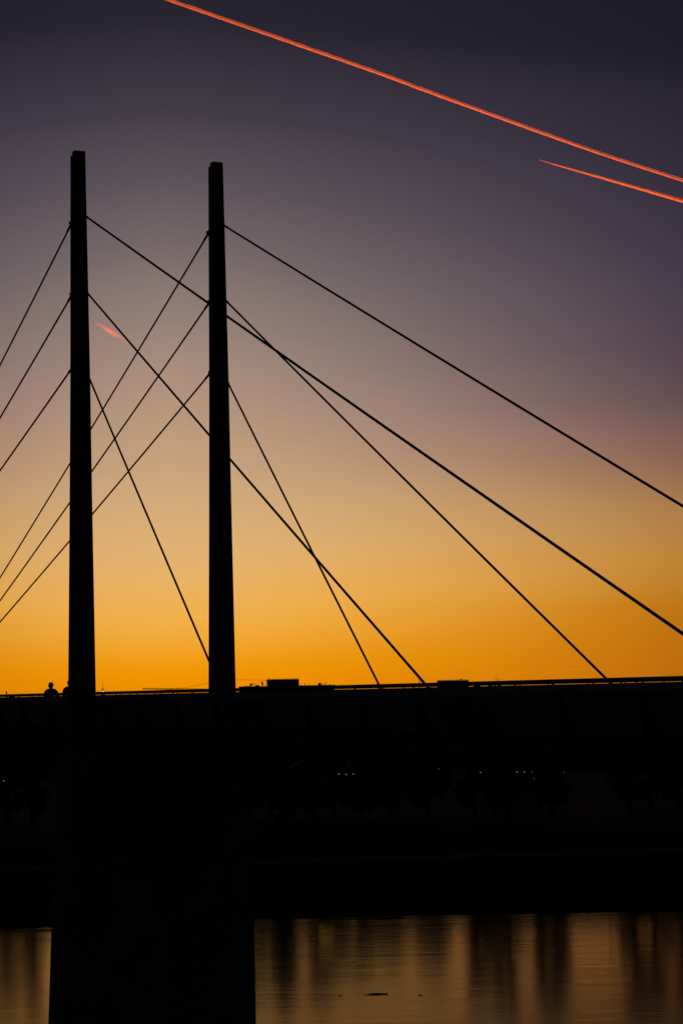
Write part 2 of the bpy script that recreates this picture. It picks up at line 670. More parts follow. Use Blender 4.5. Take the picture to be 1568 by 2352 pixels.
def person(loc, rz, h, label, jm, stride=.16, width=1.0):
    """figure walking towards its own +y"""
    t = empty('person', loc, rz)
    tag(t, label, 'person', 'people walking on the bridge')
    k = h / 1.72
    nodes, edges = [], []

    def nd(x, y, z, r_, par=None):
        nodes.append(((x * k, y * k, z * k), r_ * k))
        if par is not None:
            edges.append((par, len(nodes) - 1))
        return len(nodes) - 1
    pel = nd(0, 0, .95, .125)
    wst = nd(0, .01, 1.1, .115, pel)
    chs = nd(0, .02, 1.28, .125, wst)
    nk0 = nd(0, .02, 1.425, .065, chs)
    nk1 = nd(0, .035, 1.49, .07, nk0)
    hd0 = nd(0, .05, 1.545, .1, nk1)
    hd1 = nd(0, .05, 1.62, .118, hd0)
    nd(0, .04, 1.69, .07, hd1)
    nd(0, .15, 1.595, .014, hd1)                        # nose
    for s in (-1, 1):
        nd(s * .108, .035, 1.6, .016, hd1)               # ear
        sh = nd(s * .18, .02, 1.39, .07, chs)
        el = nd(s * .245, -.02 + .08 * s, 1.1, .046, sh)
        wr = nd(s * .25, .09 + .1 * s, .88, .03, el)
        pa = nd(s * .25, .115 + .1 * s, .8, .034, wr)
        for dy, ln in ((.03, .07), (.012, .085), (-.008, .08), (-.026, .06)):
            f0 = nd(s * .252, .12 + dy + .1 * s, .765, .0095, pa)
            f1 = nd(s * .247, .125 + dy + .1 * s, .765 - ln * .5, .0085, f0)
            nd(s * .236, .122 + dy + .1 * s, .765 - ln * .9, .007, f1)
        th = nd(s * .243, .155 + .1 * s, .81, .011, pa)
        nd(s * .238, .17 + .1 * s, .775, .0085, th)
        hp = nd(s * .09, 0, .88, .095, pel)
        kn = nd(s * .095, .06 + stride * .5 * s, .48, .06, hp)
        an = nd(s * .1, -.03 + stride * s, .095, .042, kn)
        nd(s * .105, .12 + stride * s, .035, .034, an)
    skin_mesh('body', nodes, edges, SKIN, t)

    def clothed(name, spec, m):
        nn, ee = [], []
        for (x, y, z, r_, par) in spec:
            nn.append(((x * k, y * k, z * k), r_ * k))
            if par is not None:
                ee.append((par, len(nn) - 1))
        return skin_mesh(name, nn, ee, m, t)
    sp = [(0, 0, .86, .17, None), (0, .01, 1.1, .16, 0), (0, .02, 1.27, .17, 1), (0, .02, 1.4, .12, 2), (0, .03, 1.475, .085, 3)]
    for s in (-1, 1):
        n0 = len(sp)
        sp += [(s * .17 * width, .02, 1.375, .1, 3), (s * .225 * width, 0, 1.25, .095, n0),
               (s * .255 * width, -.02 + .08 * s, 1.09, .075, n0 + 1), (s * .25, .08 + .1 * s, .9, .055, n0 + 2)]
    clothed('jacket', sp, jm)
    sp = [(0, 0, .93, .15, None)]
    for s in (-1, 1):
        n0 = len(sp)
        sp += [(s * .095, 0, .84, .115, 0), (s * .1, .06 + stride * .5 * s, .48, .085, n0), (s * .105, -.03 + stride * s, .11, .07, n0 + 1)]
    clothed('trousers', sp, TROUSER)
    hm = MB()
    hm.ball((0, .02 * k, 1.63 * k), (.112 * k, .118 * k, .112 * k), 14, 10)
    hm.build('hair', HAIR, t, True)
    for s in (-1, 1):
        fm = MB()
        fm.ball((s * .105 * k, (.045 + stride * s) * k, .045 * k), (.05 * k, .14 * k, .045 * k), 10, 6)
        fm.build('shoe', SHOE, t, True)
    return t


rot = root.rotation_euler.z
M = Matrix.Translation(P0) @ Matrix.Rotation(rot, 4, 'Z')


def on_deck(px, b):                     # the point of the deck that far across, on the sight line px
    r = ray(px, 2600)
    t = Vector((math.cos(TH), math.sin(TH), 0))
    s = (P0 + t * b - CAM).dot(t) / r.dot(t)
    p = CAM + r * s
    return Vector((p.x, p.y, ZDECK))


# ------------------------------------------------------------------ far bank: trees
def tree(loc, h, wd, seed, label, group='trees along the far bank', leaves=2600):
    q = random.Random(seed)
    t = empty('tree', loc, q.uniform(0, 6))
    tag(t, label, 'tree', group)
    tr = MB()
    top = Vector((q.uniform(-.1, .1) * wd, q.uniform(-.1, .1) * wd, h * .9))
    pts = [Vector((0, 0, -.1)).lerp(top, i / 6) + Vector((q.uniform(-1, 1), q.uniform(-1, 1), 0)) * .03 * h * (0 < i < 6) * .3 for i in range(7)]
    tr.path(pts, [h * .02 * (1.15 - i / 6) + .015 for i in range(7)], 8)
    tips = []
    for i in range(16):
        z0 = h * (.08 + .74 * i / 16)
        p0 = pts[0].lerp(top, z0 / (h * .9))
        w_ = q.uniform(0, 6.28)
        ln = wd * .5 * (1.05 - .4 * i / 16) * q.uniform(.7, 1.1)
        e = p0 + Vector((math.cos(w_) * ln, math.sin(w_) * ln, ln * q.uniform(.5, 1.1)))
        mid = p0.lerp(e, .5) + Vector((0, 0, -.06 * ln))
        tr.path([p0, mid, e], [h * .006 + .01, h * .004 + .008, .008], 6)
        tips += [(mid, ln * .3), (e, ln * .42), (p0.lerp(e, .75), ln * .4)]
    tips += [(top, wd * .3), (top - Vector((0, 0, h * .06)), wd * .4)]
    tr.build('trunk', BARK, t, True)
    cr = MB()
    for i in range(leaves):
        c, s = q.choice(tips)
        d = Vector((q.gauss(0, 1), q.gauss(0, 1), q.gauss(0, .9))) * s * .62
        p = c + d
        a = Vector((q.gauss(0, 1), q.gauss(0, 1), q.gauss(0, 1))).normalized()
        b_ = a.orthogonal().normalized()
        z_ = q.uniform(.13, .3)
        cr.add([p - a * z_, p + b_ * z_ * .6, p + a * z_, p - b_ * z_ * .6], [(0, 1, 2, 3)])
    cr.build('crown', LEAF, t)
    return t


def gz(y):
    return 3.0 + (y - 160) * .04 if y < 165 else 3.2 + (y - 165) * .004 if y < 190 else GZ


# trees stand where the river shows their dark columns (position on the photograph, distance, top, width)
TREES = [(1772, 182, 11.6, 2.0, 'slim dark tree on the far bank below the wide rooftop box'),
         (1840, 186, 12.6, 2.2, 'dark tree on the far bank below the hooked aerial'),
         (1893, 180, 13.2, 1.5, 'slim dark tree on the far bank beside the amber lit window'),
         (2014, 188, 13.4, 1.9, 'dark tree on the far bank left of the single lamp under the right span'),
         (2060, 184, 13.4, 2.6, 'bushy dark tree on the far bank, last before the wide gap between the trees'),
         (2352, 183, 13.2, 2.6, 'dark tree on the far bank just right of the wide gap between the trees'),
         (2430, 187, 13.4, 2.4, 'dark tree on the far bank second from the right edge'),
         (2535, 185, 13.4, 2.8, 'broad dark tree on the far bank at the right edge'),
         (1050, 168, 10.9, 1.3, 'thin dark tree on the far bank in front of the pale gangway'),
         (930, 186, 12.6, 3.0, 'broad dark tree on the far bank half hidden by the right side of the pier'),
         (1008, 190, 12.2, 2.4, 'dark tree on the far bank behind the foot of the pale gangway'),
         (1092, 188, 12.4, 2.6, 'dark tree on the far bank behind the middle of the pale gangway'),
         (1170, 185, 12.2, 2.2, 'dark tree on the far bank between the gangway and the three lamps'),
         (1246, 189, 11.0, 2.6, 'low rounded tree on the far bank just behind the first of the three lamps'),
         (1345, 184, 9.6, 2.8, 'low rounded tree on the far bank just right of the three lamps'),
         (1460, 188, 9.0, 3.2, 'low broad bush on the far bank midway between the three lamps and the lone lamp'),
         (1600, 186, 9.4, 3.0, 'low broad bush on the far bank left of the faint lone lamp'),
         (30, 188, 12.6, 3.0, 'broad dark tree on the far bank at the left edge'),
         (118, 184, 12.4, 1.8, 'slim dark tree on the far bank left of the pier')]
for i, (px, y, zt, wd, lab) in enumerate(TREES):
    p = at(px, 2700, y)
    tree((p.x, y, gz(y)), zt - gz(y), wd, 11 + i, lab)


# ------------------------------------------------------------------ far bank: buildings
def building(px0, px1, y, zr, depth, wm, label, rows=3, cols=6, cat='building', lit=None, parapet=.3):
    """flat-roofed block facing the river; returns its empty (at the ground, middle of the front)"""
    xa, xb = at(px0, 2650, y).x, at(px1, 2650, y).x
    c = Vector(((xa + xb) / 2, y, GZ))
    t = empty('apartment_block' if cat == 'apartment block' else 'building', c)
    tag(t, label, cat, 'blocks on the far bank')
    hw, h = (xb - xa) / 2, zr - GZ
    k = MB()
    k.box((-hw, 0, -.5), (hw, depth, h - parapet))
    k.build('wall', wm, t)
    k = MB()
    k.box((-hw - .08, -.08, h - parapet + .002), (hw + .08, depth + .08, h))
    k.build('roof', ROOFM, t)
    fh = (h - parapet) / rows
    cw = 2 * hw / cols
    for r_ in range(rows):
        for c_ in range(cols):
            x = -hw + cw * (c_ + .5)
            z = fh * (r_ + .28)
            ww, wh = cw * .5, fh * .5
            k = MB()
            k.box((x - ww / 2 - .07, -.06, z - .07), (x + ww / 2 + .07, -.003, z))
            k.box((x - ww / 2 - .07, -.06, z + wh), (x + ww / 2 + .07, -.003, z + wh + .07))
            k.box((x - ww / 2 - .07, -.06, z + .002), (x - ww / 2, -.003, z + wh - .002))
            k.box((x + ww / 2, -.06, z + .002), (x + ww / 2 + .07, -.003, z + wh - .002))
            fo = k.build('window', FRAME, t)
            k = MB()
            k.box((x - ww / 2 + .002, -.03, z + .003), (x + ww / 2 - .002, -.004, z + wh - .003))
            k.build('pane', WIN_LIT if lit == (r_, c_) else PANE, fo)
    return t


def roof_part(t, name, m, mb, **kw):
    inv = Vector(t.location)
    mb.v = [tuple(Vector(p) - inv) for p in mb.v]
    return mb.build(name, m, t, **kw)


def rbox(px0, px1, py0, py1, y, dep):          # a box over a roof, measured on its front face
    a, b = at(px0, py1, y), at(px1, py0, y)
    return MB().box((a.x, y, a.z), (b.x, y + dep, b.z))


def cowl(t, px, ptop, pbase, y):               # vent pipe with a mushroom cap
    a, b = at(px, pbase, y), at(px, ptop, y)
    s = y / 8654
    k = MB()
    k.path([(a.x, y, a.z), (a.x, y, b.z - 2 * s)], 1.0 * s, 8)
    k.path([(a.x, y, b.z - 2.6 * s), (a.x, y, b.z - 1.2 * s), (a.x, y, b.z)], [1.4 * s, 2.3 * s, 1.2 * s], 10)
    roof_part(t, 'vent_pipe', PLANT, k)


def mast(t, px, ptop, pbase, y, wpx=.8, name='antenna_mast', bars=()):
    a, b = at(px, pbase, y), at(px, ptop, y)
    s = y / 8654
    k = MB()
    k.path([(a.x, y, a.z), (a.x, y, b.z)], [wpx * s * .6, wpx * s * .4], 6)
    for x0, x1, py in bars:
        p, q = at(x0, py, y), at(x1, py, y)
        k.path([p, q], wpx * s * .5, 6)
    roof_part(t, name, PLANT, k)


def dish(t, px, py, rpx, y, tilt):             # satellite dish: shallow bowl on a stub
    c = at(px, py, y)
    s = y / 8654
    k = MB()
    n_, m_ = 16, 5
    vs, fs = [], []
    rm = Matrix.Rotation(tilt, 3, 'Z')
    for side in (0, .12):
        for j in range(m_):
            rr = rpx * s * j / (m_ - 1)
            for i in range(n_):
                w_ = 2 * math.pi * i / n_
                v = Vector((rr * math.cos(w_), (.35 * rr * rr / (rpx * s) + side * rpx * s), rr * math.sin(w_)))
                vs.append(rm @ v + c)
    for o_ in (0, n_ * m_):
        for j in range(m_ - 1):
            for i in range(n_):
                a = o_ + j * n_ + i
                b = o_ + j * n_ + (i + 1) % n_
                fs.append((a, b, b + n_, a + n_))
    k.add(vs, fs)
    k.path([c + Vector((0, .1, 0)), c + Vector((0, .15, -rpx * s * 1.4))], 1.0 * s, 6)
    roof_part(t, 'satellite_dish', PLANT, k, smooth=True)


YA = 300.0
zA = at(1100, 2571.5, YA).z
bA = building(898, 1254, YA, zA, 10, PALE, 'low flat-roofed block with a long rooftop plant room, vents and dishes right of the pylons', 3, 6)
roof_part(bA, 'plant_room', PLANT, rbox(1001, 1119, 2547.5, 2573, YA + 2, 3))
roof_part(bA, 'plant_room_roof', ROOFM, rbox(1000, 1120, 2546.3, 2547.3, YA + 1.9, 3.2))
roof_part(bA, 'roof_light', PLANT, rbox(957, 970, 2569.5, 2574, YA + 1, 2))
roof_part(bA, 'roof_light', PLANT, rbox(916, 936, 2573, 2575, YA + 1, 2))
for px in (1007, 1105):
    roof_part(bA, 'roof_beacon', PLANT, rbox(px - 1.4, px + 1.4, 2543.8, 2546.8, YA + 2.4, .2))
dish(bA, 942, 2568, 5.4, YA + 1.2, .5)
dish(bA, 986, 2564, 7.6, YA + 1.3, 1.25)
dish(bA, 1199, 2567, 6.6, YA + 1.2, .3)
for px, pt in ((951, 2561), (1144, 2562.5), (1209, 2563), (1221, 2560.5)):
    cowl(bA, px, pt, 2573, YA + 1)
for px, pt in ((1129, 2568.5), (1158, 2568), (1216, 2566), (1236, 2566.5)):
    cowl(bA, px, pt, 2573, YA + 1.5)
mast(bA, 838, 2547, 2690, YA + 2.2, 2.2)
k = MB()
k.path([at(996, 2573, YA + 2), at(1000.5, 2551, YA + 2)], .045, 6)
roof_part(bA, 'brace', PLANT, k)
for pts in ([(838, 2548.5), (870, 2549.8), (975, 2550.8), (1000, 2551)], [(944, 2568.5), (972, 2559.7), (1000, 2550.4)]):
    k = MB()
    k.path([at(x, y, YA + 2) for x, y in pts], .016, 6)
    bx_, by_ = pts[-2]
    c = at(bx_, by_, YA + 2)
    k.ball(c, (.055, .04, .04), 8, 6)
    roof_part(bA, 'aerial_wire', PLANT, k)

YB = 320.0
bB = building(1560, 1800, YB, at(1700, 2583, YB).z, 11, GREYW, 'low block with a wide shallow rooftop box in the middle of the right span', 3, 5)
roof_part(bB, 'plant_room', PLANT, rbox(1643, 1757, 2551, 2590, YB + 1, 4))
roof_part(bB, 'plant_room_roof', ROOFM, rbox(1642, 1757.6, 2549.6, 2550.9, YB + .9, 4.2))
roof_part(bB, 'roof_hatch', PLANT, rbox(1725, 1731, 2546.5, 2549.7, YB + 1.5, .5))
roof_part(bB, 'roof_hatch', PLANT, rbox(1776, 1800, 2569.5, 2584, YB + 1.5, .5))
mast(bB, 1712, 2538, 2550, YB + 1.5, .7)
mast(bB, 1571, 2546.5, 2584, YB + 1.5, 2.6)
mast(bB, 1576, 2549, 2584, YB + 1.5, 2.0)
mast(bB, 1590, 2538, 2584, YB + 1.5, .8)
for px in (1608, 1622, 1630):
    cowl(bB, px, 2569, 2584, YB + 1.2)

YC = 360.0
bC = building(1812, 1960, YC, at(1850, 2578, YC).z, 12, BRICKM, 'brown brick block carrying a hooked aerial and a tall thin mast', 3, 4)
mast(bC, 1866, 2529, 2579, YC + 1, .8, bars=((1859, 1875, 2549.5), (1862, 1871, 2551.5)))
mast(bC, 1859, 2541, 2579, YC + 1, 1.0, 'hooked_aerial', bars=((1852, 1859, 2540),))
for px, w_ in ((1836, 4), (1845, 2.5), (1857, 3), (1872, 6)):
    roof_part(bC, 'roof_vent', PLANT, rbox(px - w_, px + w_, 2563, 2579, YC + 1.5, .6))
for px in (1916, 1940):
    cowl(bC, px, 2559, 2579, YC + 1.2)

bD = building(1830, 1990, 244, 10.2, 9, GREYW, 'low riverside block with one amber lit window under the right span', 3, 5, lit=(1, 3))
bE = building(2290, 2620, 330, 12.3, 12, PALE, 'pale long block at the right end of the far bank', 3, 7)
bF = building(290, 560, 340, 12.2, 12, GREYW, 'grey block hidden under the deck between the two pylons', 3, 6)
bG = building(-80, 215, 330, 12.4, 12, PALE, 'pale block at the left end of the far bank', 3, 6)
roof_part(bG, 'roof_hatch', PLANT, rbox(33, 52, 2605.5, 2626, 331, 1))
k = MB()
p, q = at(24.5, 2626, 331), at(24.5, 2593, 331)
s_ = 331 / 8654
k.path([(p.x, 331, p.z - .5), (p.x, 331, q.z - 2.5 * s_)], [2.4 * s_, 2.1 * s_], 10)
k.path([(p.x, 331, q.z - 2.4 * s_), (p.x, 331, q.z)], [3.0 * s_, 2.8 * s_], 10)
roof_part(bG, 'chimney', BRICKM, k)

# ------------------------------------------------------------------ church tower with a floodlit lantern, far off
YT = 1500.0
s = YT / 8654
pc = at(385.5, 2600, YT)
t = empty('church_tower', (pc.x, YT, GZ))
tag(t, 'distant tower with a white floodlit lantern and a needle spire right of the near pylon', 'tower')
zb = at(385.5, 2597, YT).z - GZ
zm = at(385.5, 2592, YT).z - GZ
zt_ = at(385.5, 2580, YT).z - GZ
ztop = at(385.5, 2556, YT).z - GZ
k = MB()
k.frustum((-.6 * s, 0, -1), (13 * s, 13 * s), (-.6 * s, 0, zb - 4 * s), (12 * s, 12 * s))
k.build('shaft', STONE, t)
k = MB()
k.box((-7.4 * s, -7 * s, zb - 4 * s + .01), (7.4 * s, 7 * s, zb - 3 * s))
k.build('gallery', STONE, t)
k = MB()
for i in range(8):
    w_ = i * math.pi / 4
    pts = []
    for j in range(7):
        u = j / 6
        rr = 5.2 * s * math.cos(u * math.pi / 2) ** .8 + .5 * s
        pts.append((math.cos(w_) * rr, math.sin(w_) * rr, zb + (zt_ - zb) * u))
    k.path(pts, .55 * s, 6)
k.build('lantern_ribs', WHITEM, t, True)
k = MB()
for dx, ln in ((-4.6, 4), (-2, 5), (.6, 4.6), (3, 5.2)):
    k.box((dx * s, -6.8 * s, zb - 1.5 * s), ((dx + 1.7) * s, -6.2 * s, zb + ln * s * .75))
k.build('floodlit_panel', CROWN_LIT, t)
k = MB()
for dx in (-4.4, -.4):
    k.box((dx * s, -7.2 * s, zb - 9 * s), ((dx + 1.3) * s, -7.05 * s, zb - 5.5 * s))
k.build('green_lamp', CROWN_GREEN, t)
k = MB()
k.path([(0, 0, zt_ - 2 * s), (0, 0, zt_ + 8 * s), (0, 0, ztop)], [.9 * s, .6 * s, .35 * s], 6)
k.build('needle_spire', PLANT, t)
k = MB()
k.box((3.4 * s, -3 * s, -1), (8 * s, 3 * s, zb + .8 * s))
k.build('stair_turret', STONE, t)

# ------------------------------------------------------------------ tower crane, mast behind the far pylon
YK = 900.0
s = YK / 8654
pk = at(800, 2600, YK)
t = empty('tower_crane', (pk.x, YK, GZ))
tag(t, 'tower crane whose thin lattice jib peeps over the handrail left of the far pylon', 'crane')


def lattice(k, p, q, wd, n_, r_):
    p, q = Vector(p), Vector(q)
    d = (q - p).normalized()
    up = Vector((0, 0, 1)) if abs(d.z) < .7 else Vector((1, 0, 0))
    sd_ = d.cross(up).normalized()
    up = sd_.cross(d)
    ch = [(-.5, 0), (.5, 0), (0, .85)]
    c_ = lambda i, t_: p.lerp(q, t_) + sd_ * ch[i][0] * wd + up * ch[i][1] * wd
    for i in range(3):
        k.path([c_(i, 0), c_(i, 1)], r_, 5)
    for j in range(n_):
        for i in range(3):
            k.path([c_(i, j / n_), c_((i + 1) % 3, (j + 1) / n_)], r_ * .6, 4)
    return k


L0 = Vector((pk.x, YK, GZ))
loc = lambda px, py: at(px, py, YK) - L0
jz = loc(800, 2588.5)
k = MB()
lattice(k, (0, 0, -.5), (0, 0, jz.z), 9 * s, 14, .9 * s)
k.build('mast', CRANEM, t)
k = MB()
lattice(k, loc(800, 2588.5), loc(535, 2585.5), 5 * s, 30, .75 * s)
k.build('jib', CRANEM, t)
k = MB()
lattice(k, loc(800, 2588.5), loc(838, 2588), 5 * s, 5, .6 * s)
k.box(tuple(loc(830, 2596) + Vector((0, -1, 0))), tuple(loc(838, 2588) + Vector((0, 1, 0))))
k.build('counter_jib', CRANEM, t)
k = MB()
lattice(k, jz, loc(800, 2558), 3 * s, 5, .5 * s)
k.build('tower_head', CRANEM, t)
k = MB()
k.path([loc(800, 2558.5), loc(695, 2578.5), loc(640, 2584)], .45 * s, 5)
k.path([loc(800, 2558.5), loc(836, 2587)], .35 * s, 5)
k.build('pendant_rope', PLANT, t)

# ------------------------------------------------------------------ gangway on the bank
YG = 176.0
pts = [at(x, y, YG) for x, y in ((1033, 2934), (1062, 2901), (1150, 2845))]
t = empty('gangway', (pts[0].x, YG, gz(YG)))
tag(t, 'pale sloping gangway climbing beside the pier under the deck', 'gangway')
o_ = Vector(t.location)
k = MB()
for a, b in zip(pts[:-1], pts[1:]):
    a, b = a - o_, b - o_
    k.add([a, b, b + Vector((0, 0, .22)), a + Vector((0, 0, .22)), a + Vector((0, 1.4, 0)), b + Vector((0, 1.4, 0)), b + Vector((0, 1.4, .22)), a + Vector((0, 1.4, .22))],
          [(0, 1, 2, 3), (7, 6, 5, 4), (3, 2, 6, 7), (0, 4, 5, 1), (0, 3, 7, 4), (1, 5, 6, 2)])
k.build('walkway', WHITEM, t)
for i, p in enumerate(pts[1:]):
    p = p - o_
    k = MB()
    k.box((p.x - .07, .5, -.2), (p.x + .07, .64, p.z))
    k.build('support_post', PLANT, t)
k = MB()
k.path([p - o_ + Vector((0, .05, 1.0)) for p in pts], .02, 6)
for a, b in zip(pts[:-1], pts[1:]):
    for j in range(4):
        q = a.lerp(b, j / 4) - o_ + Vector((0, .05, 0))
        k.path([q + Vector((0, 0, .2)), q + Vector((0, 0, 1.0))], .015, 5)
k.build('railing', PLANT, t)

# ------------------------------------------------------------------ lamps along the far bank
LAMPS = [(1270, 2904, 1, 'lit street lamp, leftmost of the three close together under the middle of the deck'),
         (1298, 2904.5, 1, 'lit street lamp, middle of the three close together under the middle of the deck'),
         (1324, 2903, 1, 'lit street lamp, rightmost of the three close together under the middle of the deck'),
         (1644, 2884, 0, 'faint lamp alone under the deck between the three lamps and the wide row'),
         (1800, 2897, 1, 'lit street lamp at the left end of the row under the right span'),
         (1937, 2896, 1, 'lit street lamp right above the amber lit window'),
         (1964, 2896, 1, 'lit street lamp next to the one over the amber window'),
         (1993, 2897, 0, 'faint lamp right of the pair beside the amber window'),
         (2000, 2920, 0, 'faint low lamp, lowest of the row under the right span'),
         (2112, 2897, 0, 'faint reddish lamp alone left of the gap between the trees'),
         (2270, 2879, 1, 'lit street lamp furthest right and highest of all'),
         (16, 2929, 1, 'lit low lamp at the left edge of the photo')]


def lamp(px, py, bright, label):
    y = 172.0
    p = at(px, py, y)
    z0 = gz(y)
    t = empty('street_lamp', (p.x, y, z0))
    tag(t, label, 'street lamp', 'lamps along the far bank')
    h = p.z - z0
    k = MB()
    k.path([(0, 0, -.1), (0, 0, .5), (0, 0, .52), (0, 0, h + .12)], [.07, .06, .04, .03], 8)
    k.path([(0, 0, h + .12), (0, -.14, h + .16), (0, -.3, h + .13)], [.03, .025, .025], 6)
    k.build('post', PLANT, t)
    k = MB()
    k.path([(0, -.3, h + .14), (0, -.3, h + .06)], [.04, .12], 10)
    k.build('lamp_hood', PLANT, t)
    k = MB()
    k.ball((0, -.3, h), (.045, .045, .04), 10, 6)
    k.build('lamp_globe', LAMP_WARM if bright else LAMP_DIM, t, True)
    return t


for a in LAMPS:
    lamp(*a)

# ------------------------------------------------------------------ people
person(on_deck(192, 2.4), rot + math.pi / 2, 1.7, 'person with short hair and dark jacket walking on the bridge left of the near pylon', JACKET, .16, 1.12)
person(on_deck(264, 2.2), rot + math.pi / 2, 1.78, 'person half hidden behind the near pylon with only one shoulder showing', JACKET2, -.14, 1.1)

# ------------------------------------------------------------------ driftwood on the river
def floating(px, py, label, cat, segs, group=None, name='floating_twig'):
    c = alt(px, py, 0)
    k = MB()
    for pts, rads in segs:
        k.path([Vector((x, y, .012)) for x, y in pts], rads, 7)
    o = k.build(name, WOODWET, None, True, loc=(c.x, c.y, 0))
    tag(o, label, cat, group)


u = 101 / 8654                     # metres per photograph pixel at the branch
v = u * 7.8                        # the same for depth along the water
br = [([(41, 4.2), (37, 2), (32, .3), (20, .2), (10, 1.2)], [.02, .03, .04, .04, .035]),
      ([(41, -5), (37, -2.2), (32, .3)], [.018, .028, .035]),
      ([(18, .2), (13, 2.6), (4, 2.7), (-6, 2.4), (-18, 2.2), (-25, 1), (-29, -1.2)], [.03, .03, .026, .028, .022, .02, .018]),
      ([(18, .2), (13, -1.8), (3, -2.4), (-6, -2), (-14, -2.8), (-22, -1.4), (-29, -1.2)], [.028, .028, .026, .022, .02, .018, .018]),
      ([(3, -2.4), (2, -4.4)], [.02, .014]),
      ([(-29, -1.2), (-37, -1.0), (-42, -1.8), (-46, -2.2)], [.022, .018, .014, .01])]
floating(1411, 3731, 'forked branch drifting on the orange water at the bottom of the photo', 'branch',
         [([(x * u, y * v) for x, y in p_], [q_ * .75 for q_ in r_]) for p_, r_ in br], name='floating_branch')
TW = [(1272, 3737, 'small twigs drifting left of the forked branch'), (1580, 3735, 'small twig drifting right of the forked branch'),
      (1318, 3611, 'small twig drifting above and left of the forked branch')]
for i, (px, py, lab) in enumerate(TW):
    q = random.Random(i)
    segs = []
    for j in range(3):
        x0, y0 = q.uniform(-.1, .1), q.uniform(-.2, .2)
        segs.append(([(x0 - .045, y0), (x0 + .0, y0 + q.uniform(-.1, .1)), (x0 + .05, y0 + q.uniform(-.1, .1))], [.008, .012, .006]))
    floating(px, py, lab, 'twig', segs, 'twigs drifting on the river')

# ------------------------------------------------------------------ contrails and aircraft at cruising height
ZC = 9000.0


def smooth_path(pts, n_):
    out = []
    for i in range(n_):
        t_ = i / (n_ - 1) * (len(pts) - 1)
        j = min(int(t_), len(pts) - 2)
        u_ = t_ - j
        p0, p1, p2, p3 = (pts[max(j - 1, 0)], pts[j], pts[j + 1], pts[min(j + 2, len(pts) - 1)])
        out.append(tuple(.5 * (2 * p1[c] + (p2[c] - p0[c]) * u_ + (2 * p0[c] - 5 * p1[c] + 4 * p2[c] - p3[c]) * u_ ** 2 +
                               (3 * p1[c] - p0[c] - 3 * p2[c] + p3[c]) * u_ ** 3) for c in (0, 1)))
    return out


def trail(k, pts, rad, off, z, n_=140, jit=.25, seed=0, wob=0.0):
    """billowing tube; rad and off are functions of 0..1 in photograph pixels"""
    q = random.Random(seed)
    sp = smooth_path(pts, n_)
    ps, rs = [], []
    for i, (x, y) in enumerate(sp):
        u_ = i / (n_ - 1)
        o_ = off(u_) + wob * (noise.noise(Vector((u_ * 40, seed, 0))) + .6 * noise.noise(Vector((u_ * 110, seed, 5))))
        p = alt(x, y + o_, z)
        s_ = (p - CAM).length / 8654
        ps.append(p)
        rs.append(max(.12, rad(u_) * (1 + jit * (noise.noise(Vector((u_ * 60, seed, 9))) + .7 * q.uniform(-1, 1)))) * s_)
    k.path(ps, rs, 10)


def vol_obj(name, k, m, parent=None):
    o = k.build(name, m, parent)
    return o


V1 = volmat('contrail_ice', .024, .6)
V2 = volmat('contrail_haze', .006, .6)
C1 = [(560, -27), (640, 2), (900, 92), (1143, 176), (1400, 266), (1650, 358.5), (1900, 449), (2110, 524.5), (2321, 597.5), (2560, 675), (2660, 706)]
t = empty('contrail', alt(1500, 300, ZC))
tag(t, 'long bright orange contrail crossing the whole upper sky', 'contrail', 'contrails')
o0 = Vector(t.location)


def lay(t, name, m, specs):
    k = MB()
    for sp_ in specs:
        trail(k, *sp_[0], **sp_[1])
    o_ = Vector(t.location)
    k.v = [tuple(Vector(p) - o_) for p in k.v]
    return k.build(name, m, t)


lay(t, 'vapour_strand', V1, [((C1, lambda u_: 2.1 + 1.0 * math.sin(u_ * 3.1), lambda u_: 2.5 + 1.5 * u_, ZC), dict(seed=1, wob=.6, n_=160, jit=.12))])
lay(t, 'vapour_strand', V1, [((C1, lambda u_: 1.5 + .3 * u_, lambda u_: -4 - 1.5 * u_, ZC), dict(seed=2, wob=.9, n_=160, jit=.2))])
lay(t, 'vapour_haze', V2, [((C1, lambda u_: 6.5 - 3.0 * u_, lambda u_: -4 + 3 * u_, ZC), dict(seed=3, wob=1.2, n_=120, jit=.12))])
C2 = [(2019, 598), (2110, 625), (2321, 685), (2560, 754), (2660, 782)]
t = empty('contrail', alt(2300, 680, ZC))
tag(t, 'short widening red contrail behind the small jet at upper right', 'contrail', 'contrails')
lay(t, 'vapour_strand', V1, [((C2, lambda u_: .5 + 4.5 * u_ ** .8, lambda u_: .4 + 2.0 * u_, ZC), dict(seed=4, wob=.6, n_=160, jit=.15))])
lay(t, 'vapour_strand', V1, [((C2, lambda u_: .5 + 4.0 * u_ ** .8, lambda u_: -.4 - 5.5 * u_, ZC), dict(seed=5, wob=.8, n_=160, jit=.2))])
lay(t, 'vapour_haze', V2, [((C2, lambda u_: .6 + 8 * u_, lambda u_: -3 * u_, ZC), dict(seed=6, wob=1, n_=160, jit=.15))])
